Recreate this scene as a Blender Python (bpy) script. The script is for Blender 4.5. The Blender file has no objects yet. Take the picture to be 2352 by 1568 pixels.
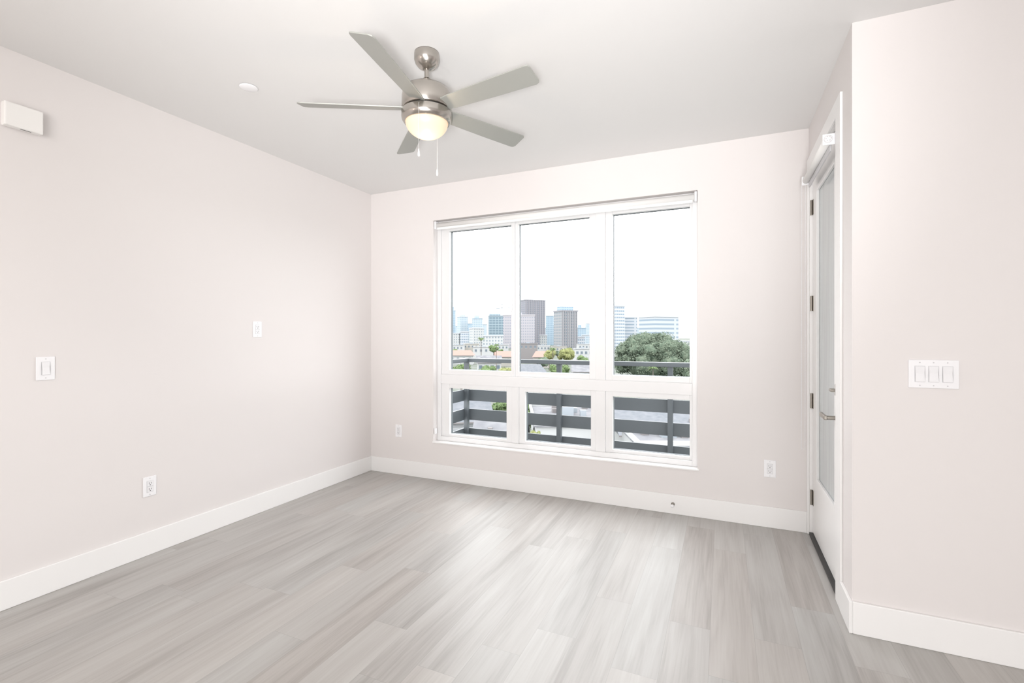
import bpy, bmesh, math, random
from mathutils import Vector, Matrix, noise
random.seed(7)
scn = bpy.context.scene
col = scn.collection
PI = math.pi
scn.view_settings.view_transform = 'Standard'
scn.view_settings.exposure = 0.10

# ------------------------------------------------------------ camera geometry
TH = math.radians(23.92); S, Cc = math.sin(TH), math.cos(TH)
F, CX, HY, CH = 1094.0, 1176.0, 772.0, 1.331
def ground_xy(px, depth):
    r = (px - CX) / F * depth
    return (r * Cc - depth * S, r * S + depth * Cc)
def height_at(py, depth):
    return CH - (py - HY) / F * depth

# ------------------------------------------------------------ materials
def principled(name, color, rough=0.5, metal=0.0, spec=0.5, emis=None, estr=0.0):
    m = bpy.data.materials.new(name); m.use_nodes = True
    b = m.node_tree.nodes['Principled BSDF']
    b.inputs['Base Color'].default_value = (*color, 1)
    b.inputs['Roughness'].default_value = rough
    b.inputs['Metallic'].default_value = metal
    b.inputs['Specular IOR Level'].default_value = spec
    if emis:
        b.inputs['Emission Color'].default_value = (*emis, 1)
        b.inputs['Emission Strength'].default_value = estr
    return m
def add_bump(m, scale, strength, dist=0.002, detail=3, stretch=None):
    nt = m.node_tree; b = nt.nodes['Principled BSDF']
    tc = nt.nodes.new('ShaderNodeTexCoord'); n = nt.nodes.new('ShaderNodeTexNoise')
    n.inputs['Scale'].default_value = scale; n.inputs['Detail'].default_value = detail
    v = tc.outputs['Object']
    if stretch:
        mp = nt.nodes.new('ShaderNodeMapping'); mp.inputs['Scale'].default_value = stretch
        nt.links.new(v, mp.inputs['Vector']); v = mp.outputs['Vector']
    nt.links.new(v, n.inputs['Vector'])
    bp = nt.nodes.new('ShaderNodeBump'); bp.inputs['Strength'].default_value = strength
    bp.inputs['Distance'].default_value = dist
    nt.links.new(n.outputs['Fac'], bp.inputs['Height']); nt.links.new(bp.outputs['Normal'], b.inputs['Normal'])
    return m
def vary(m, c1, c2, scale, stretch=(1, 1, 1), detail=4):
    nt = m.node_tree; b = nt.nodes['Principled BSDF']
    tc = nt.nodes.new('ShaderNodeTexCoord'); mp = nt.nodes.new('ShaderNodeMapping')
    mp.inputs['Scale'].default_value = stretch
    n = nt.nodes.new('ShaderNodeTexNoise'); n.inputs['Scale'].default_value = scale; n.inputs['Detail'].default_value = detail
    r = nt.nodes.new('ShaderNodeValToRGB')
    r.color_ramp.elements[0].position = 0.3; r.color_ramp.elements[1].position = 0.7
    r.color_ramp.elements[0].color = (*c1, 1); r.color_ramp.elements[1].color = (*c2, 1)
    nt.links.new(tc.outputs['Object'], mp.inputs['Vector']); nt.links.new(mp.outputs['Vector'], n.inputs['Vector'])
    nt.links.new(n.outputs['Fac'], r.inputs['Fac']); nt.links.new(r.outputs['Color'], b.inputs['Base Color'])
    return m
def haze_tint(c, k=.50, a=1.0):  # scales the colour down and mixes painted blue-grey haze into it
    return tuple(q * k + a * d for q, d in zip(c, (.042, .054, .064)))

def facade(name, wall, win, fh=3.5, a=0.5, cw=3.2, b=0.6):
    wall, win = haze_tint(wall), haze_tint(win)
    m = principled(name, wall, 0.8, spec=0.2); nt = m.node_tree; bs = nt.nodes['Principled BSDF']
    tc = nt.nodes.new('ShaderNodeTexCoord'); sp = nt.nodes.new('ShaderNodeSeparateXYZ')
    nt.links.new(tc.outputs['Object'], sp.inputs[0])
    def mt(op, x, y=None):
        n = nt.nodes.new('ShaderNodeMath'); n.operation = op
        for i, q in enumerate((x, y)):
            if q is None: continue
            if isinstance(q, (int, float)): n.inputs[i].default_value = q
            else: nt.links.new(q, n.inputs[i])
        return n.outputs[0]
    u = mt('ADD', sp.outputs['X'], sp.outputs['Y'])
    fz = mt('LESS_THAN', mt('FRACT', mt('DIVIDE', sp.outputs['Z'], fh)), a)
    fu = mt('LESS_THAN', mt('FRACT', mt('ADD', mt('DIVIDE', u, cw), 500.0)), b)
    k = mt('MULTIPLY', fz, fu)
    mx = nt.nodes.new('ShaderNodeMix'); mx.data_type = 'RGBA'
    nt.links.new(k, mx.inputs['Factor'])
    mx.inputs['A'].default_value = (*wall, 1); mx.inputs['B'].default_value = (*win, 1)
    nt.links.new(mx.outputs['Result'], bs.inputs['Base Color'])
    return m

M = {}
M['wall'] = add_bump(principled('wall_paint', (0.815, 0.782, 0.773), 0.6, spec=0.3), 160, 0.12, 0.001)
M['ceil'] = add_bump(principled('ceiling_paint', (0.81, 0.805, 0.80), 0.75, spec=0.2), 120, 0.15, 0.001)
M['trim'] = principled('trim_paint', (0.93, 0.925, 0.92), 0.35)
M['vinyl'] = principled('vinyl_frame', (0.86, 0.86, 0.865), 0.35)
M['plastic'] = principled('white_plastic', (0.94, 0.94, 0.96), 0.3)
M['rocker'] = principled('rocker_plastic', (0.90, 0.90, 0.92), 0.25)
M['cream'] = principled('cream_plastic', (0.92, 0.91, 0.89), 0.4)
M['slot'] = principled('dark_slot', (0.05, 0.05, 0.05), 0.6)
M['gap'] = principled('shadow_gap_plastic', (0.64, 0.64, 0.66), 0.5)
M['nickel'] = add_bump(principled('brushed_nickel', (0.50, 0.47, 0.435), 0.24, 1.0), 60, 0.05, 0.0005, stretch=(1, 1, 14))
M['satin'] = principled('satin_nickel', (0.36, 0.335, 0.30), 0.32, 0.85)
M['slot_shade'] = principled('slot_shade_nickel', (0.04, 0.04, 0.04), 0.5, 0.6)  # near-black colour paints the shade inside the fan's slot
M['blade'] = principled('silver_blade', (0.38, 0.385, 0.36), 0.40, 0.3)
M['bowl'] = principled('frosted_bowl', (0.44, 0.38, 0.32), 0.35, emis=(1.0, 0.68, 0.41), estr=0.62)
M['shade'] = add_bump(principled('shade_fabric', (0.88, 0.875, 0.86), 0.7), 400, 0.1, 0.0005)
M['gasket'] = principled('dark_gasket', (0.12, 0.14, 0.15), 0.6)
M['door_glass'] = vary(principled('obscured_glass', (0.52, 0.56, 0.57), 0.15), (0.48, 0.52, 0.53), (0.58, 0.615, 0.625), 60, (1, 1, .04), 2)
M['steel_dark'] = principled('rail_metal', (0.064, 0.075, 0.083), 0.5)
M['deck'] = vary(principled('deck_concrete', (0.3, 0.3, 0.3), 0.8), (0.20, 0.20, 0.19), (0.26, 0.25, 0.24), 3)
M['threshold'] = principled('black_threshold', (0.02, 0.02, 0.02), 0.45)
def v2(n, c1, c2, sc, k=.8, a=.15): return vary(principled(n, c1, 0.9, spec=.1), haze_tint(c1, k, a), haze_tint(c2, k, a), sc)
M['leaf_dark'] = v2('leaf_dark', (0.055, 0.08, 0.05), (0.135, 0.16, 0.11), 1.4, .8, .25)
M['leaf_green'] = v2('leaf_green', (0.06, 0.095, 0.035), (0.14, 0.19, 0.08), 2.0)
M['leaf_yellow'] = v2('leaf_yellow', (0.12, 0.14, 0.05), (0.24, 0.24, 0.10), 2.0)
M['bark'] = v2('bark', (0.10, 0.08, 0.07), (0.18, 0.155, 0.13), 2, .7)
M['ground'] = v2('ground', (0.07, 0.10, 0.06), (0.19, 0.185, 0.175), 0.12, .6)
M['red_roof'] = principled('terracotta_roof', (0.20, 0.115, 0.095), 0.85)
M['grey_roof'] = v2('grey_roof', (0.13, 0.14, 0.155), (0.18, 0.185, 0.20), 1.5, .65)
M['white_roof'] = v2('white_roof', (0.17, 0.17, 0.185), (0.27, 0.27, 0.28), 0.8, .55)
M['house_white'] = principled('house_white', haze_tint((0.44, 0.43, 0.41)), 0.85)
M['house_cream'] = principled('house_cream', haze_tint((0.38, 0.34, 0.28)), 0.85)
M['house_brown'] = principled('house_brown', haze_tint((0.18, 0.14, 0.12)), 0.85)
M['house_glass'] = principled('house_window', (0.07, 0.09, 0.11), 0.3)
M['crane'] = principled('crane_steel', haze_tint((0.20, 0.24, 0.27)), 0.7)
M['concrete'] = principled('concrete_far', haze_tint((0.30, 0.32, 0.34)), 0.85)

def siding():
    m = principled('lap_siding', (0.5, 0.5, 0.5), 0.8); nt = m.node_tree; b = nt.nodes['Principled BSDF']
    tc = nt.nodes.new('ShaderNodeTexCoord'); w = nt.nodes.new('ShaderNodeTexWave')
    w.bands_direction = 'Z'; w.wave_profile = 'SAW'; w.inputs['Scale'].default_value = 1.0
    r = nt.nodes.new('ShaderNodeValToRGB'); r.color_ramp.elements[0].color = (0.16, 0.17, 0.18, 1); r.color_ramp.elements[0].position = 0.05
    r.color_ramp.elements[1].color = (0.30, 0.31, 0.32, 1); r.color_ramp.elements[1].position = 0.3
    nt.links.new(tc.outputs['Object'], w.inputs['Vector']); nt.links.new(w.outputs['Fac'], r.inputs['Fac']); nt.links.new(r.outputs['Color'], b.inputs['Base Color'])
    return m
M['siding'] = siding()

def floor_mat():
    m = principled('vinyl_planks', (0.5, 0.5, 0.5), 0.4, spec=1.0); nt = m.node_tree; bs = nt.nodes['Principled BSDF']
    L = nt.links
    def mt(op, *a):
        n = nt.nodes.new('ShaderNodeMath'); n.operation = op
        for i, q in enumerate(a):
            if isinstance(q, (int, float)): n.inputs[i].default_value = q
            else: L.new(q, n.inputs[i])
        return n.outputs[0]
    tc = nt.nodes.new('ShaderNodeTexCoord'); sp = nt.nodes.new('ShaderNodeSeparateXYZ'); L.new(tc.outputs['Object'], sp.inputs[0])
    x, y = sp.outputs['X'], sp.outputs['Y']
    W, LEN = 0.18, 1.22
    cx = mt('ADD', mt('DIVIDE', x, W), 100.3); c = mt('FLOOR', cx); fx = mt('FRACT', cx)
    w1 = nt.nodes.new('ShaderNodeTexWhiteNoise'); w1.noise_dimensions = '1D'; L.new(c, w1.inputs['W'])
    cy = mt('ADD', mt('DIVIDE', y, LEN), mt('ADD', w1.outputs['Value'], 50.0)); r = mt('FLOOR', cy); fy = mt('FRACT', cy)
    cb = nt.nodes.new('ShaderNodeCombineXYZ'); L.new(c, cb.inputs[0]); L.new(r, cb.inputs[1])
    w2 = nt.nodes.new('ShaderNodeTexWhiteNoise'); w2.noise_dimensions = '3D'; L.new(cb.outputs[0], w2.inputs['Vector'])
    v = w2.outputs['Value']
    def grain(sx, sy, detail, dist):
        k = nt.nodes.new('ShaderNodeCombineXYZ')
        L.new(mt('ADD', mt('MULTIPLY', x, sx), mt('MULTIPLY', v, 57.0)), k.inputs[0])
        L.new(mt('ADD', mt('MULTIPLY', y, sy), mt('MULTIPLY', v, 31.0)), k.inputs[1])
        L.new(mt('MULTIPLY', v, 19.0), k.inputs[2])
        n = nt.nodes.new('ShaderNodeTexNoise'); n.inputs['Scale'].default_value = 1.0
        n.inputs['Detail'].default_value = detail; n.inputs['Distortion'].default_value = dist
        L.new(k.outputs[0], n.inputs['Vector']); return n.outputs['Fac']
    g1 = grain(110, 3.5, 4, 0.4); g2 = grain(16, 1.1, 4, 1.0); g3 = grain(5.0, 0.7, 2, 0.6)
    s = mt('ADD', mt('ADD', mt('MULTIPLY', g1, 0.28), mt('MULTIPLY', g2, 0.42)), mt('ADD', mt('MULTIPLY', g3, 0.44), mt('MULTIPLY', v, 0.06)))
    ramp = nt.nodes.new('ShaderNodeValToRGB'); e = ramp.color_ramp.elements
    e[0].position = 0.40; e[0].color = (0.285, 0.262, 0.245, 1); e[1].position = 0.82; e[1].color = (0.51, 0.500, 0.482, 1)
    q = e.new(0.60); q.color = (0.42, 0.402, 0.384, 1)
    L.new(s, ramp.inputs['Fac'])
    # some planks warmer, some cooler
    hue = nt.nodes.new('ShaderNodeMix'); hue.data_type = 'RGBA'; hue.blend_type = 'MULTIPLY'; hue.inputs['Factor'].default_value = 1.0
    tr = nt.nodes.new('ShaderNodeValToRGB'); tr.color_ramp.elements[0].color = (1.0, 0.975, 0.955, 1); tr.color_ramp.elements[1].color = (0.965, 0.99, 0.995, 1)
    L.new(w2.outputs['Color'], tr.inputs['Fac']); L.new(ramp.outputs['Color'], hue.inputs['A']); L.new(tr.outputs['Color'], hue.inputs['B'])
    ex = mt('MULTIPLY', mt('MINIMUM', fx, mt('SUBTRACT', 1.0, fx)), W)
    ey = mt('MULTIPLY', mt('MINIMUM', fy, mt('SUBTRACT', 1.0, fy)), LEN)
    seam = mt('LESS_THAN', mt('MINIMUM', ex, ey), 0.0009)
    mx = nt.nodes.new('ShaderNodeMix'); mx.data_type = 'RGBA'; L.new(mt('MULTIPLY', seam, 0.40), mx.inputs['Factor'])
    L.new(hue.outputs['Result'], mx.inputs['A']); mx.inputs['B'].default_value = (0.2, 0.19, 0.18, 1)
    L.new(mx.outputs['Result'], bs.inputs['Base Color'])
    L.new(mt('ADD', 0.36, mt('MULTIPLY', g1, 0.12)), bs.inputs['Roughness'])
    bs.inputs['Coat Weight'].default_value = 0.35; bs.inputs['Coat Roughness'].default_value = 0.50
    bp = nt.nodes.new('ShaderNodeBump'); bp.inputs['Strength'].default_value = 0.08; bp.inputs['Distance'].default_value = 0.001
    L.new(mt('SUBTRACT', g1, seam), bp.inputs['Height']); L.new(bp.outputs['Normal'], bs.inputs['Normal'])
    return m
M['floor'] = floor_mat()

# ------------------------------------------------------------ mesh helpers
class MB:
    def __init__(s): s.v = []; s.f = []; s.sm = []
    def add(s, vs, fs, smooth=False):
        o = len(s.v); s.v += [tuple(p) for p in vs]
        for f in fs: s.f.append([i + o for i in f]); s.sm.append(smooth)
        return s
    def box(s, x0, x1, y0, y1, z0, z1, mat=None):
        vs = [Vector(p) for p in [(x0,y0,z0),(x1,y0,z0),(x1,y1,z0),(x0,y1,z0),(x0,y0,z1),(x1,y0,z1),(x1,y1,z1),(x0,y1,z1)]]
        if mat: vs = [mat @ p for p in vs]
        return s.add(vs, [(0,3,2,1),(4,5,6,7),(0,1,5,4),(1,2,6,5),(2,3,7,6),(3,0,4,7)])
    def cyl(s, p0, p1, r0, r1=None, n=16, caps=True):
        r1 = r0 if r1 is None else r1
        p0, p1 = Vector(p0), Vector(p1); d = (p1 - p0).normalized()
        a = d.orthogonal().normalized(); b = d.cross(a)
        vs = []
        for p, r in ((p0, r0), (p1, r1)):
            for i in range(n):
                t = 2 * PI * i / n; vs.append(p + a * (math.cos(t) * r) + b * (math.sin(t) * r))
        s.add(vs, [(i, (i + 1) % n, n + (i + 1) % n, n + i) for i in range(n)], True)
        if caps: s.add(vs, [tuple(range(n - 1, -1, -1)), tuple(range(n, 2 * n))])
        return s
    def lathe(s, prof, n=48, c=(0, 0, 0), axis='z'):
        vs = []
        for r, z in prof:
            for i in range(n):
                t = 2 * PI * i / n
                if axis == 'z': vs.append((c[0] + r * math.cos(t), c[1] + r * math.sin(t), c[2] + z))
                elif axis == 'y': vs.append((c[0] + r * math.cos(t), c[1] + z, c[2] + r * math.sin(t)))
                else: vs.append((c[0] + z, c[1] + r * math.cos(t), c[2] + r * math.sin(t)))
        fs = []
        for k in range(len(prof) - 1):
            for i in range(n):
                j = (i + 1) % n; fs.append((k * n + i, k * n + j, (k + 1) * n + j, (k + 1) * n + i))
        return s.add(vs, fs, True)
    def ico(s, c, r, sub=2, amp=0.0, sq=(1, 1, 1), fr=1.0):
        bm = bmesh.new(); bmesh.ops.create_icosphere(bm, subdivisions=sub, radius=1)
        vs = []
        for v in bm.verts:
            k = r * (1 + amp * noise.noise(v.co * 2.1 * fr + Vector(c)))
            vs.append((c[0] + v.co.x * k * sq[0], c[1] + v.co.y * k * sq[1], c[2] + v.co.z * k * sq[2]))
        fs = [tuple(v.index for v in f.verts) for f in bm.faces]; bm.free()
        return s.add(vs, fs, True)
    def poly(s, pts, y0, y1, plane='xz'):
        n = len(pts)
        f = (lambda p, d: (p[0], d, p[1])) if plane == 'xz' else (lambda p, d: (p[0], p[1], d))
        vs = [f(p, y0) for p in pts] + [f(p, y1) for p in pts]
        return s.add(vs, [tuple(range(n)), tuple(range(2 * n - 1, n - 1, -1))] + [(i, (i + 1) % n, n + (i + 1) % n, n + i) for i in range(n)])
    def build(s, name, m, parent=None, bevel=0, seg=2, loc=None):
        me = bpy.data.meshes.new(name); me.from_pydata(s.v, [], s.f)
        me.polygons.foreach_set('use_smooth', s.sm)
        bm = bmesh.new(); bm.from_mesh(me); bmesh.ops.recalc_face_normals(bm, faces=bm.faces); bm.to_mesh(me); bm.free()
        me.materials.append(m); me.update()
        o = bpy.data.objects.new(name, me); col.objects.link(o)
        if parent: o.parent = parent
        if loc: o.location = loc
        if bevel:
            b = o.modifiers.new('bevel', 'BEVEL'); b.width = bevel; b.segments = seg; b.limit_method = 'ANGLE'; b.angle_limit = math.radians(40)
        return o
def tag(o, label, cat, group=None, kind=None):
    o['label'] = label; o['category'] = cat
    if group: o['group'] = group
    if kind: o['kind'] = kind
    return o
def empty(name, loc=(0, 0, 0), rz=0):
    o = bpy.data.objects.new(name, None); col.objects.link(o); o.location = loc; o.rotation_euler = (0, 0, rz)
    o.empty_display_size = 0.1; return o
def dup(root, loc, rz):
    def rec(o, p):
        c = o.copy(); col.objects.link(c)
        if p: c.parent = p
        for ch in list(o.children): rec(ch, c)
        return c
    r = rec(root, None); r.location = loc; r.rotation_euler = (0, 0, rz); return r
def struct(name, mb, m, label, cat, bevel=0):
    return tag(mb.build(name, m, bevel=bevel), label, cat, kind='structure')

# ------------------------------------------------------------ room shell
LX, BY, RX, NY, H = -3.207, 3.767, 0.530, 2.580, 2.74
WX0, WX1, WZ0, WZ1 = -2.475, -0.174, 0.350, 2.410
REAR, FAR = -3.2, 3.4
BT = 0.16; DT = 0.13
struct('floor', MB().box(LX, RX, REAR, BY, -0.12, 0).box(RX, FAR, REAR, NY, -0.12, 0).box(RX, RX + DT, NY, BY, -0.12, 0), M['floor'],
       'grey wood-look plank floor running towards the window wall', 'floor')
struct('ceiling', MB().box(LX - .15, RX + DT, REAR - .15, BY + BT, H, H + .15).box(RX + DT, FAR + .15, REAR - .15, NY + .12, H, H + .15), M['ceil'],
       'flat pale ceiling above the whole room', 'ceiling')
struct('wall_left', MB().box(LX - .15, LX, REAR - .15, BY + BT, -0.12, H), M['wall'], 'long pale wall on the left with switch, outlets and chime box', 'wall')
struct('wall_back', MB().box(LX, WX0, BY, BY + BT, -0.12, H).box(WX1, RX + DT, BY, BY + BT, -0.12, H)
       .box(WX0, WX1, BY, BY + BT, -0.12, WZ0 - .012).box(WX0, WX1, BY, BY + BT, WZ1, H), M['wall'], 'pale wall around the big window', 'wall')
DY0, DY1, DZ = 2.895, 3.728, 2.43
struct('wall_right', MB().box(RX, RX + DT, NY + .12, DY0 - .02, -0.0, H).box(RX, RX + DT, DY1 + .02, BY, 0, H).box(RX, RX + DT, DY0 - .02, DY1 + .02, DZ + .02, H), M['wall'],
       'narrow pale wall holding the balcony door', 'wall')
struct('wall_near_right', MB().box(RX, FAR, NY, NY + .12, -0.0, H), M['wall'], 'pale wall at the right edge with the triple switch', 'wall')
struct('wall_rear', MB().box(LX, FAR, REAR - .15, REAR, -.12, H), M['wall'], 'pale wall behind the viewpoint', 'wall')
struct('wall_far_right', MB().box(FAR, FAR + .15, REAR, NY + .12, -.12, H), M['wall'], 'pale side wall right of the viewpoint', 'wall')

BH, BTk = 0.143, 0.014
struct('baseboard_left', MB().box(LX, LX + BTk, REAR, BY, 0, BH), M['trim'], 'tall white baseboard along the left wall', 'baseboard', bevel=.003)
struct('baseboard_back', MB().box(LX + BTk, RX - .012, BY - BTk, BY, 0, BH), M['trim'], 'tall white baseboard under the window', 'baseboard', bevel=.003)
struct('baseboard_right', MB().box(RX - BTk, RX, NY - BTk, 2.762, 0, BH), M['trim'], 'short white baseboard beside the door', 'baseboard', bevel=.003)
struct('baseboard_near_right', MB().box(RX, FAR, NY - BTk, NY, 0, BH), M['trim'], 'white baseboard under the triple switch', 'baseboard', bevel=.003)

# ------------------------------------------------------------ window
win = tag(empty('window_1', (0, 0, 0)), 'large white six-pane window in the back wall', 'window', kind='structure')
FY0, FY1 = 3.845, 3.905
def ring(mb, x0, x1, z0, z1, w, y0, y1, wt=None, wb=None):
    wt = w if wt is None else wt; wb = w if wb is None else wb
    mb.box(x0, x0 + w, y0, y1, z0, z1); mb.box(x1 - w, x1, y0, y1, z0, z1)
    mb.box(x0 + w, x1 - w, y0, y1, z0, z0 + wb); mb.box(x0 + w, x1 - w, y0, y1, z1 - wt, z1)
    return mb
ring(MB(), WX0, WX1, WZ0, WZ1, 0.040, FY0 - .012, FY1, wt=.06).build('window_frame', M['vinyl'], win, bevel=.003)
MB().box(WX0 + .04, WX1 - .04, FY0 - .008, FY1, 0.885, 0.975).build('transom_bar', M['vinyl'], win, bevel=.003)
for z0_, z1_ in ((.39, .885), (.975, 2.35)):
    MB().box(-0.955, -0.875, FY0 - .007, FY1, z0_, z1_).build('mullion', M['vinyl'], win, bevel=.003)
MB().box(-1.705, -1.64, FY0 - .006, FY1, 0.39, .885).build('mullion', M['vinyl'], win, bevel=.003)
UZ0, UZ1, LZ0, LZ1 = 1.018, 2.318, 0.415, 0.845
panes = [(-2.351, -1.7155, UZ0, UZ1, 0.003), (-1.649, -1.0118, UZ0, UZ1, 0.016), (-.8176, -.2331, UZ0, UZ1, 0.006),
         (-2.351, -1.762, LZ0, LZ1, .006), (-1.5825, -.9975, LZ0, LZ1, .006), (-.8176, -.2331, LZ0, LZ1, .006)]
bounds = [(-2.435, -1.682, .975, 2.35), (-1.682, -.955, .975, 2.35), (-.875, -.214, .975, 2.35),
          (-2.435, -1.705, .39, .885), (-1.64, -.955, .39, .885), (-.875, -.214, .39, .885)]
for (x0, x1, z0, z1, d), (a0, a1, b0, b1) in zip(panes, bounds):
    mb = MB(); y0, y1 = FY0 + d, FY1 - .012
    mb.box(a0, x0, y0, y1, b0, b1).box(x1, a1, y0, y1, b0, b1).box(x0, x1, y0, y1, b0, z0).box(x0, x1, y0, y1, z1, b1)
    s = mb.build('sash', M['vinyl'], win, bevel=.0025)
    ring(MB(), x0 - .001, x1 + .001, z0 - .001, z1 + .001, .003, y1 - .010, y1 + .018).build('gasket', M['gasket'], s)
MB().box(-1.712, -1.703, FY0 - .012, FY0 + .003, 1.55, 1.68).build('sash_lock', M['vinyl'], win, bevel=.002)
struct('trim_1', MB().box(WX0 - .004, WX1 + .012, BY - .012, FY0 - .012, WZ0 - .012, WZ0), M['trim'], 'thin white sill along the bottom of the window', 'window sill', bevel=.003)

# window roller shade (rolled up)
sh = tag(empty('roller_shade', ((WX0 + WX1) / 2, 3.803, 2.366)), 'long white roller shade rolled up across the top of the wide window', 'roller shade')
hw = (WX1 - WX0) / 2 - .004
MB().lathe([(0, -hw + .02), (.026, -hw + .02), (.026, hw - .02), (0, hw - .02)], 28, axis='x').build('fabric_roll', M['shade'], sh)
MB().box(-hw + .03, hw - .03, -.024, -.016, -.042, -.020).build('hem_bar', M['trim'], sh, bevel=.003)
for sx in (-1, 1):
    MB().box(min(sx * hw, sx * (hw - .018)), max(sx * hw, sx * (hw - .018)), -.028, .028, -.034, .040).build('bracket', M['plastic'], sh, bevel=.004)
def chain(pts, r=.0016, gap=.006):
    mb = MB()
    for a, b in zip(pts[:-1], pts[1:]):
        a, b = Vector(a), Vector(b); mb.cyl(a, b, r * .45, n=6)
        n = max(1, int((b - a).length / gap))
        for i in range(n + 1):
            mb.ico(a.lerp(b, i / n), r, 1)
    return mb
chain([(-hw + .012, -.030, -.01), (-hw + .010, -.030, -1.90), (-hw + .016, -.018, -1.90), (-hw + .018, -.018, -.02)], .0018, .009).build('bead_chain', M['plastic'], sh)
MB().box(-hw + .002, -hw + .022, -.036, -.012, -1.945, -1.895).build('chain_tensioner', M['plastic'], sh, bevel=.003)

# ------------------------------------------------------------ door
door = tag(empty('door_1', (0, 0, 0)), 'white balcony door with full-length glass on the right', 'door', kind='structure')
LXF = 0.548   # face of leaf
cz = 2.52
MB().box(RX - .012, RX, 2.762, 2.868, 0, cz).box(RX - .012, RX, 3.745, BY, 0, cz).box(RX - .012, RX, 2.868, 3.745, DZ + .005, cz).build('casing', M['trim'], door, bevel=.002)
MB().box(RX, RX + DT, DY0 - .02, DY0, .012, DZ + .02).box(RX, RX + DT, DY1, DY1 + .02, .012, DZ + .02).box(RX, RX + DT, DY0, DY1, DZ, DZ + .02).build('jamb', M['trim'], door)
GY0, GY1, GZ0, GZ1 = 3.005, 3.575, 0.40, 2.28
lf = MB(); a0, a1, z0, z1 = DY0 + .003, DY1 - .003, .022, DZ - .003
lf.box(LXF, LXF + .044, a0, GY0, z0, z1).box(LXF, LXF + .044, GY1, a1, z0, z1).box(LXF, LXF + .044, GY0, GY1, z0, GZ0).box(LXF, LXF + .044, GY0, GY1, GZ1, z1)
leaf = lf.build('door_leaf', M['trim'], door)
gb = MB(); w = .022
x0_, x1_ = (LXF - .006, LXF + .01)
gb.box(x0_, x1_, GY0 - .004, GY0 + w, GZ0 - .004, GZ1 + .004).box(x0_, x1_, GY1 - w, GY1 + .004, GZ0 - .004, GZ1 + .004)
gb.box(x0_, x1_, GY0 + w, GY1 - w, GZ0 - .004, GZ0 + w).box(x0_, x1_, GY0 + w, GY1 - w, GZ1 - w, GZ1 + .004)
gb.build('glazing_bead', M['trim'], leaf, bevel=.003)
MB().box(LXF + .010, LXF + .016, GY0, GY1, GZ0, GZ1).build('glass', M['door_glass'], leaf)
MB().box(RX - .004, RX + DT + .02, DY0, DY1, 0.001, .02).build('threshold', M['threshold'], door, bevel=.003)
for hz_ in (2.19, 1.55, .90, .255):
    h = MB().box(LXF - .003, LXF - .0003, a1 - .03, a1 - .001, hz_ - .05, hz_ + .05).build('hinge', M['satin'], door)
    MB().cyl((LXF - .010, DY1 - .004, hz_ - .05), (LXF - .010, DY1 - .004, hz_ + .05), .007, n=14).build('knuckle', M['satin'], h)
HYp = 2.948
hd = MB().box(LXF - .008, LXF - .0003, HYp - .026, HYp + .026, .850, .960).build('lever_handle', M['satin'], door, bevel=.004)
MB().cyl((LXF - .008, HYp, .905), (LXF - .056, HYp, .905), .011, n=16).build('spindle', M['satin'], hd)
MB().box(LXF - .068, LXF - .050, HYp - .012, HYp + .125, .893, .917).build('lever', M['satin'], hd, bevel=.006, seg=3)
db = MB().box(LXF - .014, LXF - .0003, HYp - .030, HYp + .030, 1.018, 1.082).build('deadbolt', M['satin'], door, bevel=.006)
MB().box(LXF - .040, LXF - .014, HYp - .020, HYp + .020, 1.042, 1.058).build('thumb_turn', M['satin'], db, bevel=.004)

# door roller shade
ds = tag(empty('roller_shade', (.490, 3.24, 2.338)), 'short white roller shade mounted over the glass of the balcony door', 'roller shade')
MB().lathe([(0, -.35), (.020, -.35), (.020, .35), (0, .35)], 24, axis='y').build('fabric_roll', M['shade'], ds)
MB().box(.012, .020, -.33, .33, -.052, -.018).build('hem_bar', M['gap'], ds, bevel=.003)
for sy in (-1, 1):
    b = MB().box(-.024, .030, min(sy * .352, sy * .358), max(sy * .352, sy * .358), -.028, .028).box(.030, .036, min(sy * .352, sy * .372), max(sy * .352, sy * .372), -.030, .032)
    br = b.build('bracket', M['plastic'], ds, bevel=.002)
    MB().lathe([(0, sy * .372), (.016, sy * .372), (.019, sy * .366), (.019, sy * .358)], 24, axis='y').build('end_cap', M['rocker'], br)
    for a in range(6):
        t = a * PI / 3
        MB().cyl((.011 * math.cos(t), sy * .372, .011 * math.sin(t)), (.011 * math.cos(t), sy * .3735, .011 * math.sin(t)), .003, n=8).build('cap_hole', M['gap'], br)
chain([(-.022, .362, -.01), (-.024, .362, -1.74), (-.004, .362, -1.74), (-.002, .362, -.02)], .0022, .010).build('bead_chain', M['plastic'], ds)

# ------------------------------------------------------------ outlets and switches (local: face -Y, back at y=0)
def make_outlet():
    r = empty('electrical_outlet')
    MB().box(-.037, .037, -.006, 0, -.060, .060).build('cover_plate', M['plastic'], r, bevel=.003)
    MB().box(-.018, .018, -.0066, -.006, -.035, .035).build('face_gap', M['gap'], r)
    for s in (1, -1):
        z = s * .0175
        c = MB().box(-.0165, .0165, -.0085, -.0066, z - .0160, z + .0160).build('receptacle', M['rocker'], r, bevel=.002)
        for x, hh in ((-.0065, .0048), (.0065, .0040)):
            MB().box(x - .0011, x + .0011, -.0090, -.0085, z + .003 - hh, z + .003 + hh).build('slot', M['slot'], c)
        MB().cyl((0, -.0085, z - .008), (0, -.0090, z - .008), .0026, n=12).build('ground_hole', M['slot'], c)
    for z in (-.049, .049):
        MB().cyl((0, -.006, z), (0, -.0072, z), .0028, n=12).build('screw', M['gap'], r)
    return r
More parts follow.
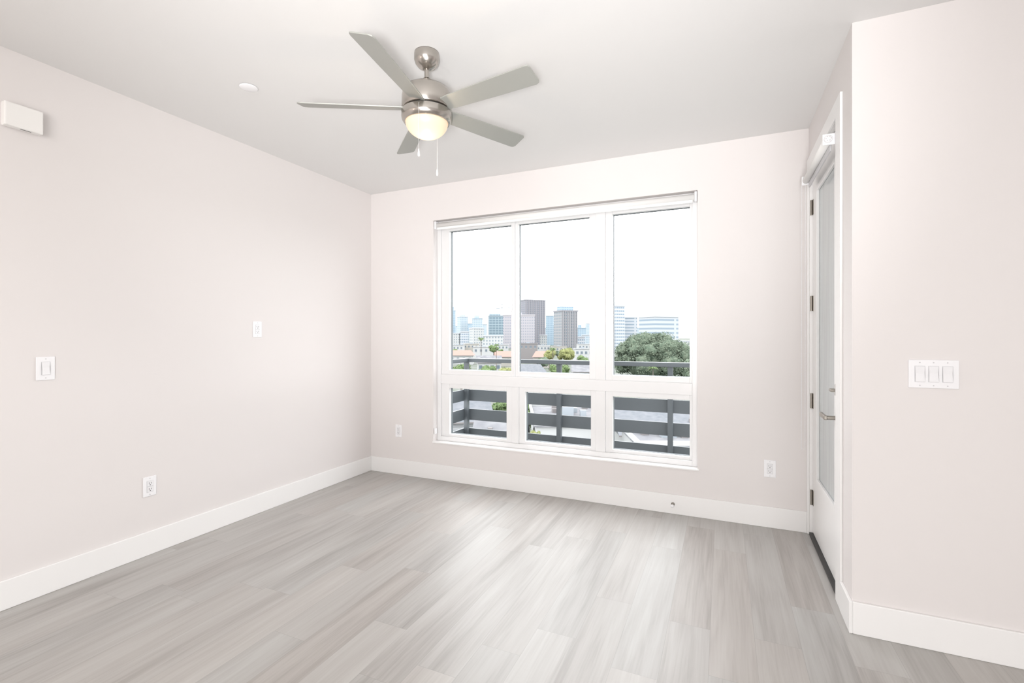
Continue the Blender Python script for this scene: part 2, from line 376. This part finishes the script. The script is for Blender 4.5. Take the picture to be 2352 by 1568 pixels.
def make_switch(n, w):
    r = empty('light_switch')
    MB().box(-w / 2, w / 2, -.007, 0, -.0605, .0605).build('cover_plate', M['plastic'], r, bevel=.003)
    for i in range(n):
        x = (i - (n - 1) / 2) * .0465
        MB().box(x - .0178, x + .0178, -.0076, -.007, -.0343, .0343).build('rocker_gap', M['gap'], r)
        rk = MB(); rk.add([(x-.0165,-.0076,-.033),(x+.0165,-.0076,-.033),(x+.0165,-.0076,.033),(x-.0165,-.0076,.033),
                           (x-.0165,-.0132,-.033),(x+.0165,-.0132,-.033),(x+.0165,-.0086,.004),(x-.0165,-.0086,.004),(x+.0165,-.0100,.033),(x-.0165,-.0100,.033)],
                          [(0,3,2,1),(0,1,5,4),(4,5,6,7),(7,6,8,9),(2,3,9,8),(1,2,8,6,5),(0,4,7,9,3)])
        rk.build('rocker', M['rocker'], r, bevel=.001)
        for z in (-.049, .049):
            MB().cyl((x, -.007, z), (x, -.0082, z), .0026, n=12).build('screw', M['gap'], r)
    return r
G = 'white duplex outlets on the walls'
o1 = make_outlet(); o1.location = (LX, 1.763, .415); o1.rotation_euler = (0, 0, PI / 2)
tag(o1, 'white outlet low on the left wall above the baseboard', 'outlet', G)
tag(dup(o1, (LX, 2.498, 1.383), PI / 2), 'white outlet mounted high in the middle of the left wall', 'outlet', G)
tag(dup(o1, (-2.868, BY, .417), 0), 'white outlet low on the back wall between the corner and window', 'outlet', G)
tag(dup(o1, (.297, BY, .408), 0), 'white outlet low on the back wall between the window and door', 'outlet', G)
s1 = make_switch(1, .075); s1.location = (LX, 1.273, 1.165); s1.rotation_euler = (0, 0, PI / 2)
tag(s1, 'single white rocker switch on the left wall', 'light switch')
s3 = make_switch(3, .170); s3.location = (.816, NY, 1.170)
tag(s3, 'white triple rocker switch plate on the wall at the right', 'light switch')

# ------------------------------------------------------------ door chime
ch = tag(empty('door_chime', (LX, 1.177, 2.412), PI / 2), 'cream rectangular chime box high on the left wall', 'door chime')
MB().box(-.0725, .0725, -.046, -.006, -.0575, .0575).build('cover', M['cream'], ch, bevel=.005)
MB().box(-.068, .068, -.006, 0, -.052, .052).build('backplate', M['cream'], ch)
MB().box(-.01, .03, -.033, -.027, -.0581, -.0573).build('sound_slot', M['slot'], ch)

# ------------------------------------------------------------ ceiling disc
sc = tag(empty('sprinkler_cover', (-2.455, 1.860, H)), 'small round white flush sprinkler cover on the ceiling', 'sprinkler cover')
MB().lathe([(0, -.006), (.043, -.006), (.047, -.004), (.047, -.002)], 40).build('cover_disc', M['plastic'], sc)
MB().lathe([(.040, -.002), (.040, 0)], 40).build('rim', M['gap'], sc)

# ------------------------------------------------------------ door stop
st = tag(empty('door_stop', (-.345, BY - BTk, .075)), 'small nickel door stop on the baseboard under the window', 'door stop')
MB().lathe([(0, 0), (.013, 0), (.013, -.004), (.006, -.008), (.006, -.045), (0, -.045)], 20, axis='y').build('stem', M['satin'], st)
MB().lathe([(.006, -.040), (.011, -.042), (.011, -.056), (.008, -.060), (0, -.060)], 20, axis='y').build('rubber_tip', M['plastic'], st)

# ------------------------------------------------------------ ceiling fan
FX, FYc = -1.351, 1.998
fan = tag(empty('ceiling_fan', (FX, FYc, H)), 'brushed nickel ceiling fan with five silver blades and a lit bowl', 'ceiling fan')
def zz(z): return z - H + .017
MB().lathe([(0, 0), (.061, 0), (.062, -.008), (.062, -.034), (.056, -.052), (.043, -.068), (.028, -.077), (.020, -.081), (0, -.081)], 48).build('canopy', M['nickel'], fan)
MB().lathe([(.0115, -.078), (.0115, -.165)], 24).build('downrod', M['nickel'], fan)
MB().lathe([(.0, -.124), (.017, -.126), (.019, -.136), (.022, -.152), (.034, -.161), (.036, -.168), (0, -.168)], 32).build('coupling_cover', M['nickel'], fan)
mot = MB().lathe([(0, zz(2.562)), (.040, zz(2.560)), (.085, zz(2.552)), (.108, zz(2.540)), (.118, zz(2.522)), (.122, zz(2.500)), (.123, zz(2.440)), (.121, zz(2.437)), (.106, zz(2.437))], 64).build('motor_housing', M['nickel'], fan)
MB().lathe([(.112, zz(2.438)), (.112, zz(2.428))], 64).build('shadow_ring', M['slot_shade'], mot)
MB().lathe([(.106, zz(2.429)), (.122, zz(2.429)), (.124, zz(2.425)), (.124, zz(2.400)), (.122, zz(2.390)), (.113, zz(2.376)), (.107, zz(2.374)), (.103, zz(2.378))], 64).build('light_ring', M['nickel'], fan)
prof = []
for i in range(15):
    t = i / 14 * PI / 2
    prof.append((.105 * math.cos(t), zz(2.380) - .080 * math.sin(t)))
MB().lathe(prof, 48).build('light_bowl', M['bowl'], fan)
base = 40.5
def blade_mesh():
    mb = MB()
    r0, r1 = .095, .612
    lo = [(r0, -.036), (.16, -.044), (.40, -.052), (r1 - .02, -.056), (r1 - .006, -.053), (r1, -.044)]
    hi = [(r1 + .003, .036), (r1 - .003, .050), (r1 - .016, .055), (.40, .052), (.16, .044), (r0, .036)]
    return mb.poly(lo + hi, -.003, .003, plane='xy')
for k in range(5):
    ang = math.radians(base + 72 * k) + TH
    b = blade_mesh().build('blade', M['blade'], fan, bevel=.0015)
    b.location = (0, 0, 2.462 - H)
    b.rotation_euler = (Matrix.Rotation(ang, 4, 'Z') @ Matrix.Rotation(math.radians(-16), 4, 'X')).to_euler()
def cam_off(r, f): return (r * Cc - f * S, r * S + f * Cc)
for (r, f, zt, zb) in ((-.015, -.127, 2.420, 2.163), (.032, .127, 2.420, 2.157)):
    x, y = cam_off(r, f)
    c = chain([(x * .97, y * .97, zz(zt)), (x, y, zz(zt) - .006), (x, y, zz(zb) + .035)], .0009, .005).build('pull_chain', M['plastic'], fan)
    MB().lathe([(0, .037), (.0025, .035), (.003, .028), (.0048, .016), (.0052, .006), (.004, 0), (0, -.001)], 16, c=(x, y, zz(zb))).build('pull_knob', M['plastic'], c)

# ------------------------------------------------------------ balcony
struct('balcony_deck', MB().box(-3.0, 4.2, BY + BT, 5.2, -.25, -.05).box(RX + DT, 4.2, NY + .12, BY + BT, -.25, -.05), M['deck'], 'grey concrete balcony floor outside the window', 'balcony floor')
rail = tag(empty('balcony_railing', (-1.0, 5.07, -.05)), 'dark metal balcony railing with wide horizontal boards outside the window', 'railing')
def rbox(x0, x1, y0, y1, z0, z1): return MB().box(x0 + 1.0, x1 + 1.0, y0 - 5.07, y1 - 5.07, z0 + .05, z1 + .05)
for px_ in (-2.85, -1.67, -.49, .69, 1.87, 3.05):
    rbox(px_ - .025, px_ + .025, 5.04, 5.09, -.05, 1.02).build('post', M['steel_dark'], rail)
rbox(-2.825, -2.775, 3.95, 4.0, -.05, 1.02).build('post', M['steel_dark'], rail)
rbox(-2.90, 4.1, 5.03, 5.12, 1.02, 1.065).build('top_rail', M['steel_dark'], rail, bevel=.004)
rbox(-2.90, -2.81, 3.93, 5.03, 1.02, 1.065).build('top_rail', M['steel_dark'], rail, bevel=.004)
for zt in (.918, .683, .449, .215):
    rbox(-2.87, 4.1, 5.09, 5.115, zt - .134, zt).build('board', M['steel_dark'], rail)
    rbox(-2.90, -2.876, 3.93, 5.115, zt - .134, zt).build('board', M['steel_dark'], rail)

# ------------------------------------------------------------ city
GZ = -12.0
struct('ground', MB().box(-2500, 2500, 8, 4000, GZ - 1, GZ), M['ground'], 'streets and lots spread out below the balcony', 'ground')

def tower(name, label, p0, p1, yt, D, m, rot=0, frac=1.0, dep=None, extra=None, group=None, cat='building'):
    T = (p1 - p0) / F * D
    a = math.radians(rot)
    if rot: w = T * frac / math.cos(a); d = T * (1 - frac) / math.sin(a)
    else: w = T; d = dep or T * .8
    x, y = ground_xy((p0 + p1) / 2, D + d / 2)
    top = height_at(yt, D); h = top - GZ
    e = empty(name, (x, y, GZ), TH + a)
    MB().box(-w / 2, w / 2, -d / 2, d / 2, 0, h - 1.2).build('walls', m, e)
    MB().box(-w / 2 - .4, w / 2 + .4, -d / 2 - .4, d / 2 + .4, h - 1.2, h).build('parapet', extra['cap'], e)
    if 'pent' in extra:
        f0, f1, ph = extra['pent']
        MB().box(-w / 2 + w * f0, -w / 2 + w * f1, -d / 4, d / 4, h, h + ph).build('rooftop_plant_room', extra.get('pm', m), e)
    if 'piers' in extra:
        n = extra['piers']
        for i in range(n):
            xx = -w / 2 + w * (i + .5) / n
            MB().box(xx - .4, xx + .4, -d / 2 - .5, -d / 2, 0, h).build('pier', extra['cap'], e)
    return tag(e, label, cat, group)
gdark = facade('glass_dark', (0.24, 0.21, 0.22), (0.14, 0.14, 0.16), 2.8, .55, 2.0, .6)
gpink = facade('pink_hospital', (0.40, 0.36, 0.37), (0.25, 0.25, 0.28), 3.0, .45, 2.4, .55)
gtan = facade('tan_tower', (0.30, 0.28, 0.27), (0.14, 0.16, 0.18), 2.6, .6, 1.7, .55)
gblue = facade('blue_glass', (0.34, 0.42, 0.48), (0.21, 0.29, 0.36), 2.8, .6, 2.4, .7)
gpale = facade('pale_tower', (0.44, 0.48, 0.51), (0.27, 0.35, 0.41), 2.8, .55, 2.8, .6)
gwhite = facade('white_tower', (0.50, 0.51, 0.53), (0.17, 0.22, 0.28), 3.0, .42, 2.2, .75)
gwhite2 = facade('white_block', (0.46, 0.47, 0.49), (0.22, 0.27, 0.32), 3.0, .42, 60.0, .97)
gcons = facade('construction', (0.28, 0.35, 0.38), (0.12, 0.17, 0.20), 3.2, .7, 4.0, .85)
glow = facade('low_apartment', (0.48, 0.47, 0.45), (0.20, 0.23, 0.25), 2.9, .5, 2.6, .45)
cw = principled('white_cap', haze_tint((0.46, 0.46, 0.48)), .8); cb = principled('brown_cap', haze_tint((0.21, 0.185, 0.19)), .8); cbl = principled('blue_cap', haze_tint((0.30, 0.38, 0.44)), .8)
cp = principled('pink_cap', haze_tint((0.42, 0.38, 0.38)), .8)
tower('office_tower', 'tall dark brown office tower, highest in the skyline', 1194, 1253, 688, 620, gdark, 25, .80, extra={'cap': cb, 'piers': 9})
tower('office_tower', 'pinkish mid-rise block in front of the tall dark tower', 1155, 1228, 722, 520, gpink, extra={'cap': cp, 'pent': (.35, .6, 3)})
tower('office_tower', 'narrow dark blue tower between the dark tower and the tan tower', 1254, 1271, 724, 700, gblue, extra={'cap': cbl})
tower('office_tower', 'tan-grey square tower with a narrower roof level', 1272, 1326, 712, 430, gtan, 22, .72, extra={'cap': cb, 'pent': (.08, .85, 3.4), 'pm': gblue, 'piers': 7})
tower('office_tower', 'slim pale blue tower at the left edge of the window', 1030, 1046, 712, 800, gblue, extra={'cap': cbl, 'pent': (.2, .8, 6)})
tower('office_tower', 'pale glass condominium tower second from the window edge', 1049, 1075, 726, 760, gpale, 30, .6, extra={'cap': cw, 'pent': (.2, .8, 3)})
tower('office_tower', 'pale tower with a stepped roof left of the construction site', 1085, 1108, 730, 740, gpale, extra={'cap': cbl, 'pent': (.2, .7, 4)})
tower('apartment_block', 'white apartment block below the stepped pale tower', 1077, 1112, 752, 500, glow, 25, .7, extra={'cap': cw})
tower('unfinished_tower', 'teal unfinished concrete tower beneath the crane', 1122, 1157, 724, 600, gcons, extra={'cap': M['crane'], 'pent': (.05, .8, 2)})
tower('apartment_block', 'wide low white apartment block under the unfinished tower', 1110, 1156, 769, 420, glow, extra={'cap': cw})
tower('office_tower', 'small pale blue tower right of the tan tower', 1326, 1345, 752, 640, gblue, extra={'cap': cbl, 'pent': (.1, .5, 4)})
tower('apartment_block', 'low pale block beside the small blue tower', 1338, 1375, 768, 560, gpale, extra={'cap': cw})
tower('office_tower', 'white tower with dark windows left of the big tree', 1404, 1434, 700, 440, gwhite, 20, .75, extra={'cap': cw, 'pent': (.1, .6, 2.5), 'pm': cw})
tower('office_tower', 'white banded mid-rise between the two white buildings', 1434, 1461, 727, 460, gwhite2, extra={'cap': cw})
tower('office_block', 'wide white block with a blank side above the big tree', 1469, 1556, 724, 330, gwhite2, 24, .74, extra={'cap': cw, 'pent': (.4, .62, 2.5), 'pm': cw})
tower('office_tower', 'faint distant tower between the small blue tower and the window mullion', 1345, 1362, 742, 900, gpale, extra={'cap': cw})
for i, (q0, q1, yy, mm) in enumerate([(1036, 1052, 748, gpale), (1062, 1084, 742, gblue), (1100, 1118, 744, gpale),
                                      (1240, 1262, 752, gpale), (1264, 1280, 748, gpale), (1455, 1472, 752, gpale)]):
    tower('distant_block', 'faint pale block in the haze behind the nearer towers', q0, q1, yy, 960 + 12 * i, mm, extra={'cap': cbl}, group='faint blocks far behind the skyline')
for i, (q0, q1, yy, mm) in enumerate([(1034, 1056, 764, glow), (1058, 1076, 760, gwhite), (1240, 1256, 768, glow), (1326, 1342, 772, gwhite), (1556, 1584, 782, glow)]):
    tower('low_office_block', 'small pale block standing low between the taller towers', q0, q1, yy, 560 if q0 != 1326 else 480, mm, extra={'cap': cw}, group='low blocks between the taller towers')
# crane
cx_, cy_ = ground_xy(1153, 660)
cr = tag(empty('tower_crane', (cx_, cy_, GZ), TH), 'thin tower crane above the unfinished tower', 'crane')
hc = height_at(706, 660) - GZ
MB().box(-.6, .6, -.6, .6, 0, hc + 5).build('mast', M['crane'], cr)
MB().box(-3, 12, -.35, .35, hc - .8, hc).build('jib', M['crane'], cr)
MB().box(-8, -3, -.6, .6, hc - 1.8, hc - .2).build('counterweight', M['crane'], cr)
MB().cyl((0, 0, hc + 5), (10, 0, hc), .2, n=6).cyl((0, 0, hc + 5), (-6, 0, hc), .2, n=6).build('tie_bar', M['crane'], cr)

def house(label, p0, p1, yt, D, wm, rm, style='gable', yaw=0, dep=9, cat='house', nw=4, group=None, vents=0):
    w = (p1 - p0) / F * D; x, y = ground_xy((p0 + p1) / 2, D + dep / 2)
    h = height_at(yt, D + (0 if style == 'flat' else dep / 2)) - GZ
    e = empty('flat_roofed_house' if style == 'flat' else 'gabled_house', (x, y, GZ), TH + math.radians(yaw))
    rise = 0 if style == 'flat' else min(2.2, h * .35)
    eh = h - rise - (.4 if style == 'flat' else .15)
    MB().box(-w / 2, w / 2, -dep / 2, dep / 2, 0, eh).build('walls', wm, e)
    rng = random.Random(int(p0))
    if style == 'flat':
        MB().box(-w / 2 - .2, w / 2 + .2, -dep / 2 - .2, dep / 2 + .2, eh, eh + .12).build('roof', rm, e)
        ring_ = MB()
        for q in ((-w/2-.2, w/2+.2, -dep/2-.2, -dep/2), (-w/2-.2, w/2+.2, dep/2, dep/2+.2), (-w/2-.2, -w/2, -dep/2, dep/2), (w/2, w/2+.2, -dep/2, dep/2)):
            ring_.box(*q, eh + .12, eh + .4)
        ring_.build('parapet', wm, e)
        MB().box(-w * .1, w * .1, -.8, .8, eh + .12, eh + .9).build('rooftop_unit', M['concrete'], e)
        for i in range(vents):
            vx, vy = rng.uniform(-.42, .42) * w, rng.uniform(-.4, .4) * dep
            if abs(vx) < w * .14: vx += w * .2
            MB().box(vx - .25, vx + .25, vy - .25, vy + .25, eh + .12, eh + rng.uniform(.4, .8)).build('roof_vent', M['house_brown'] if i % 2 else M['concrete'], e)
    else:
        o = .5
        rf = MB(); hipx = w * .12 if style == 'hip' else -o
        vs = [(-w/2-o, -dep/2-o, eh), (w/2+o, -dep/2-o, eh), (w/2+o, dep/2+o, eh), (-w/2-o, dep/2+o, eh), (-w/2+hipx, 0, h), (w/2-hipx, 0, h)]
        rf.add(vs, [(0,1,5,4), (2,3,4,5), (1,2,5), (3,0,4), (0,3,2,1)]); rf.build('roof', rm, e)
        MB().box(-w/2 - o, w/2 + o, -dep/2 - o - .08, -dep/2 - o, eh - .14, eh + .02).build('gutter', M['house_brown'], e)
        for i in range(vents):
            vx = rng.uniform(-.4, .4) * w; q = rng.uniform(.2, .8); vy = -dep / 2 * q
            zb = h - (h - eh) * q
            MB().box(vx - .18, vx + .18, vy - .18, vy + .18, zb - .3, zb + .45).build('roof_vent', M['house_brown'], e)
    for i in range(nw):
        xx = -w / 2 + w * (i + .5) / nw
        wi = MB().box(xx - .55, xx + .55, -dep / 2 - .05, -dep / 2, eh - 2.3, eh - 1.0).build('window', M['house_glass'], e)
        MB().box(xx - .65, xx + .65, -dep / 2 - .09, -dep / 2 - .05, eh - 2.45, eh - 2.3).build('window_sill', M['house_white'], wi)
    return tag(e, label, cat, group)
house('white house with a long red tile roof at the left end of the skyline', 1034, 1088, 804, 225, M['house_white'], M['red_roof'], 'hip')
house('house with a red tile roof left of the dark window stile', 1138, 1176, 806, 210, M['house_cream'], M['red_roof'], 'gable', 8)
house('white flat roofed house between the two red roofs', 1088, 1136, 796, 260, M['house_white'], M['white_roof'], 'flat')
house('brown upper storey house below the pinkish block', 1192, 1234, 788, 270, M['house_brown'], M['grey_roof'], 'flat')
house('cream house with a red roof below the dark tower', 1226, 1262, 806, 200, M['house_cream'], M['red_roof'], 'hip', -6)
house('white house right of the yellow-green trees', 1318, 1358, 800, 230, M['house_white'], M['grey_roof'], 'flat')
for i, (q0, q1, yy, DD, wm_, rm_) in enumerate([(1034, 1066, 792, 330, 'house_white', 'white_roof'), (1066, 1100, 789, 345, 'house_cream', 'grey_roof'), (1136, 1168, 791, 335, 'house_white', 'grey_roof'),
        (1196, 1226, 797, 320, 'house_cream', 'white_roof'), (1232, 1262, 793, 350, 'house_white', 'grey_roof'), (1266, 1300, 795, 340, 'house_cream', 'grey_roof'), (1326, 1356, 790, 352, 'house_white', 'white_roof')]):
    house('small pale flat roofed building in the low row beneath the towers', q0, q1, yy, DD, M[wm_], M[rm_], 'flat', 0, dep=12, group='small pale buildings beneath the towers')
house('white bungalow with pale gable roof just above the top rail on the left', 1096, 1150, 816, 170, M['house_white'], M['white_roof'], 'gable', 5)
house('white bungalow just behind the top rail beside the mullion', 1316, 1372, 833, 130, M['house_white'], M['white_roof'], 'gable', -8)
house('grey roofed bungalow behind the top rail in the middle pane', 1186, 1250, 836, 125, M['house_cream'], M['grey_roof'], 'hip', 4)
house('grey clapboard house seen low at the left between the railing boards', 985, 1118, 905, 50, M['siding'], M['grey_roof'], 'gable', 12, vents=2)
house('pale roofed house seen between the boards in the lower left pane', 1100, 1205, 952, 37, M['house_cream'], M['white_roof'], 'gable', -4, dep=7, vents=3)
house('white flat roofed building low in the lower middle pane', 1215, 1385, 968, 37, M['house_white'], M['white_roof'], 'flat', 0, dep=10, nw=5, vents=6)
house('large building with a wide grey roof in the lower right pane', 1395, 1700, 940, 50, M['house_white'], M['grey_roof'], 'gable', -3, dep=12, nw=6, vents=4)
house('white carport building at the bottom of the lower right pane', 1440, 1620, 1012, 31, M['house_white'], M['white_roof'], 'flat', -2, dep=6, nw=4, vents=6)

def tree(label, px_, yt, D, wpx, m, crown_h=None, n=1400, group=None, cat='tree', name='broadleaf_tree', s=None, nb=16, br=(.12, .17)):
    w = wpx / F * D; top = height_at(yt, D); x, y = ground_xy(px_, D)
    chh = crown_h or w * .75
    e = empty(name, (x, y, GZ), TH)
    H0 = top - GZ; cz_ = H0 - chh / 2
    mb = MB(); rng = random.Random(int(px_ * 7 + yt))
    blobs = [((0, 0, cz_), w * .36, chh * .40)]
    if nb > 20: blobs = [((0, 0, cz_ - chh * .02), w * .42, chh * .42)]
    for i in range(nb):
        t = rng.uniform(0, 2 * PI)
        if nb > 20:
            u = rng.uniform(-.6, 1.0); q = math.sqrt(1 - u * u) if abs(u) < 1 else 0
            rr = w * .415 * q; z = cz_ + u * chh * .40
        else:
            rr = rng.uniform(.15, .36) * w; z = cz_ + rng.uniform(-.28, .30) * chh
            rr *= math.sqrt(max(.1, 1 - ((z - cz_) / (chh * .55)) ** 2))
        k = rng.uniform(*br)
        blobs.append(((rr * math.cos(t), rr * math.sin(t), z), w * k, chh * (k + .02)))
    for c, r, rz in blobs:
        f = .9 if nb > 20 else .94
        mb.ico(c, r * f, 2, .5, (1, 1, rz / r))
    ls = s or w * .020
    for i in range(n):
        c, r, rz = rng.choice(blobs) if rng.random() > .12 else blobs[0]
        v = Vector((rng.gauss(0, 1), rng.gauss(0, 1), rng.gauss(0, 1))).normalized(); k = rng.uniform(.88, 1.25 if r < w * .3 else 1.06)
        p = Vector((c[0] + v.x * r * k, c[1] + v.y * r * k, c[2] + v.z * rz * k))
        a = Vector((rng.gauss(0, 1), rng.gauss(0, 1), rng.gauss(0, 1))).normalized() * ls * rng.uniform(.6, 1.3); b = a.orthogonal().normalized() * ls * rng.uniform(.4, 1)
        mb.add([p - a - b, p + a - b, p + a + b, p - a + b], [(0, 1, 2, 3)])
    mb.build('foliage', m, e)
    tr = MB().cyl((0, 0, 0), (0, 0, cz_), w * .035 + .08, w * .02 + .05, n=10)
    for t in (0.4, 2.4, 4.5):
        tr.cyl((0, 0, H0 - chh * .95), (math.cos(t) * w * .25, math.sin(t) * w * .25, cz_), w * .018 + .04, .04, n=8)
    tr.build('trunk', M['bark'], e)
    return tag(e, label, cat, group)
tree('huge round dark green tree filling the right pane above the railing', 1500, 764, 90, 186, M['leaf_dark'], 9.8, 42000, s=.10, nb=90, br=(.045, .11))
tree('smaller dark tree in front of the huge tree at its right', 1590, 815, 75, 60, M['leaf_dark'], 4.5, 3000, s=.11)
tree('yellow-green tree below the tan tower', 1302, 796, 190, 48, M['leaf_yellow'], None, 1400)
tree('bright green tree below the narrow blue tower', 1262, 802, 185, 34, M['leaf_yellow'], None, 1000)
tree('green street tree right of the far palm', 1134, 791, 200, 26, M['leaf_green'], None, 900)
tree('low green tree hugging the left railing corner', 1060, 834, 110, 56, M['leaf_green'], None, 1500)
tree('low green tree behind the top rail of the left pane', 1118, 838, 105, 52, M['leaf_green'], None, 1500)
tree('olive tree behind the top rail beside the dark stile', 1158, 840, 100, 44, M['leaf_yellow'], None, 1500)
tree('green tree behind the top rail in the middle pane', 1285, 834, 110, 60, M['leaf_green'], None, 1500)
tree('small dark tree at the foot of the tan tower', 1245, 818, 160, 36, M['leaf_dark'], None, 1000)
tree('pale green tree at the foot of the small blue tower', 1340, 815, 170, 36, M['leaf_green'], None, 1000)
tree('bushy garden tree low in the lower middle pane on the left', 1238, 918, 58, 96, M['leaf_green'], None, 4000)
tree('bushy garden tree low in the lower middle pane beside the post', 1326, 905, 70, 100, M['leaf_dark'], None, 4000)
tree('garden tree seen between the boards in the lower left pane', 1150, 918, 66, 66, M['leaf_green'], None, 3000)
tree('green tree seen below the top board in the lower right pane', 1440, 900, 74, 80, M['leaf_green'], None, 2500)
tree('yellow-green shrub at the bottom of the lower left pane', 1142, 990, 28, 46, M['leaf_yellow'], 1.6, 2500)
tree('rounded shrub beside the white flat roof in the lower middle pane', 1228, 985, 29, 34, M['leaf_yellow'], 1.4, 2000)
rg = random.Random(3)
for i, q in enumerate((1044, 1072, 1094, 1124, 1150, 1172, 1204, 1222, 1244, 1280, 1318, 1350)):
    tree('small street tree in the green belt between the low houses', q, 800 + rg.uniform(-3, 10), 280 + i * 3, rg.uniform(13, 22), M[('leaf_green', 'leaf_dark')[i % 2]], None, 350, group='small street trees between the low houses', nb=8)

def palm(label, px_, yt, D, spread):
    x, y = ground_xy(px_, D); top = height_at(yt, D) - GZ; r = spread / F * D
    e = empty('palm_tree', (x, y, GZ)); hh = top - r * .35
    MB().cyl((0, 0, 0), (0, 0, hh), r * .11, r * .07, n=10).build('trunk', M['bark'], e)
    mb = MB(); rng = random.Random(int(px_))
    for i in range(34):
        t = i * 2.399; up = rng.uniform(-.4, 1.0); L = r * rng.uniform(.75, 1.05); d = Vector((math.cos(t), math.sin(t), 0)); sd = Vector((-d.y, d.x, 0))
        pv = None
        for k in range(6):
            q = k / 5; p = Vector((0, 0, hh)) + d * L * q + Vector((0, 0, L * (up * q - (.55 + up * .5) * q * q)))
            wv = L * .10 * math.sin(PI * min(.97, q * .9 + .08))
            cur = (p - sd * wv - Vector((0, 0, wv * .5)), p, p + sd * wv - Vector((0, 0, wv * .5)))
            if pv: mb.add([*pv, *cur], [(0, 1, 4, 3), (1, 2, 5, 4)])
            pv = cur
    mb.build('fronds', M['leaf_green'], e)
    return tag(e, label, 'palm tree')
palm('tall palm standing against the white apartments in the left pane', 1105, 773, 190, 10)
palm('palm to the right of the tallest left palm', 1140, 788, 150, 9)
palm('palm below the dark tower in the middle pane', 1270, 796, 150, 11)
palm('palm silhouetted in front of the huge tree', 1500, 838, 66, 13)
palm('small palm seen through the lower middle pane gaps', 1275, 905, 66, 20)

# ------------------------------------------------------------ light
w = bpy.data.worlds.new('sky'); scn.world = w; w.use_nodes = True
nt = w.node_tree; bg = nt.nodes['Background']
bg.inputs['Color'].default_value = (0.97, 0.985, 1.0, 1); bg.inputs['Strength'].default_value = 5.6

def area(name, loc, target, size, power, color=(1, 1, 1), sy=None):
    l = bpy.data.lights.new(name, 'AREA'); l.energy = power; l.color = color; l.size = size
    if sy: l.shape = 'RECTANGLE'; l.size_y = sy
    o = bpy.data.objects.new(name, l); col.objects.link(o); o.location = loc
    o.rotation_euler = (Vector(target) - Vector(loc)).to_track_quat('-Z', 'Y').to_euler(); return o
area('fill_bounce', (0.3, -2.9, 1.7), (-1.2, 3.5, 1.2), 3.0, 104, (1, .985, .975), 1.8)  # added unseen fill behind the camera, like bounced flash
area('fill_uplight', (-0.2, -1.6, .5), (-1.0, 1.2, 2.74), 1.2, 22, (1, .99, .985))  # added unseen fill aimed upwards to brighten the ceiling
def spot(name, loc, target, power, ang, r, color=(1, 1, 1)):
    l = bpy.data.lights.new(name, 'SPOT'); l.energy = power; l.spot_size = math.radians(ang); l.spot_blend = 1.0; l.shadow_soft_size = r; l.color = color
    o = bpy.data.objects.new(name, l); col.objects.link(o); o.location = loc
    o.rotation_euler = (Vector(target) - Vector(loc)).to_track_quat('-Z', 'Y').to_euler(); return o
spot('flash_head', (0.15, -0.6, 1.0), (-1.5, 3.1, 2.9), 350, 75, .16, (1, .99, .985))
def point(name, loc, power, color, r):
    l = bpy.data.lights.new(name, 'POINT'); l.energy = power; l.color = color; l.shadow_soft_size = r
    o = bpy.data.objects.new(name, l); col.objects.link(o); o.location = loc; return o
point('fan_bulb', (FX, FYc, 2.22), 1.1, (1, .80, .58), .02)
point('hall_lamp', (-2.3, -0.3, 2.0), 8, (1, .82, .68), .1)

# ------------------------------------------------------------ camera
cd = bpy.data.cameras.new('camera'); cam = bpy.data.objects.new('camera', cd); col.objects.link(cam)
cam.location = (0, 0, CH); cam.rotation_euler = (PI / 2, 0, TH)
cd.sensor_width = 36; cd.lens = F / 2352 * 36; cd.shift_y = -12 / 2352
cd.clip_start = 0.05; cd.clip_end = 6000
scn.camera = cam
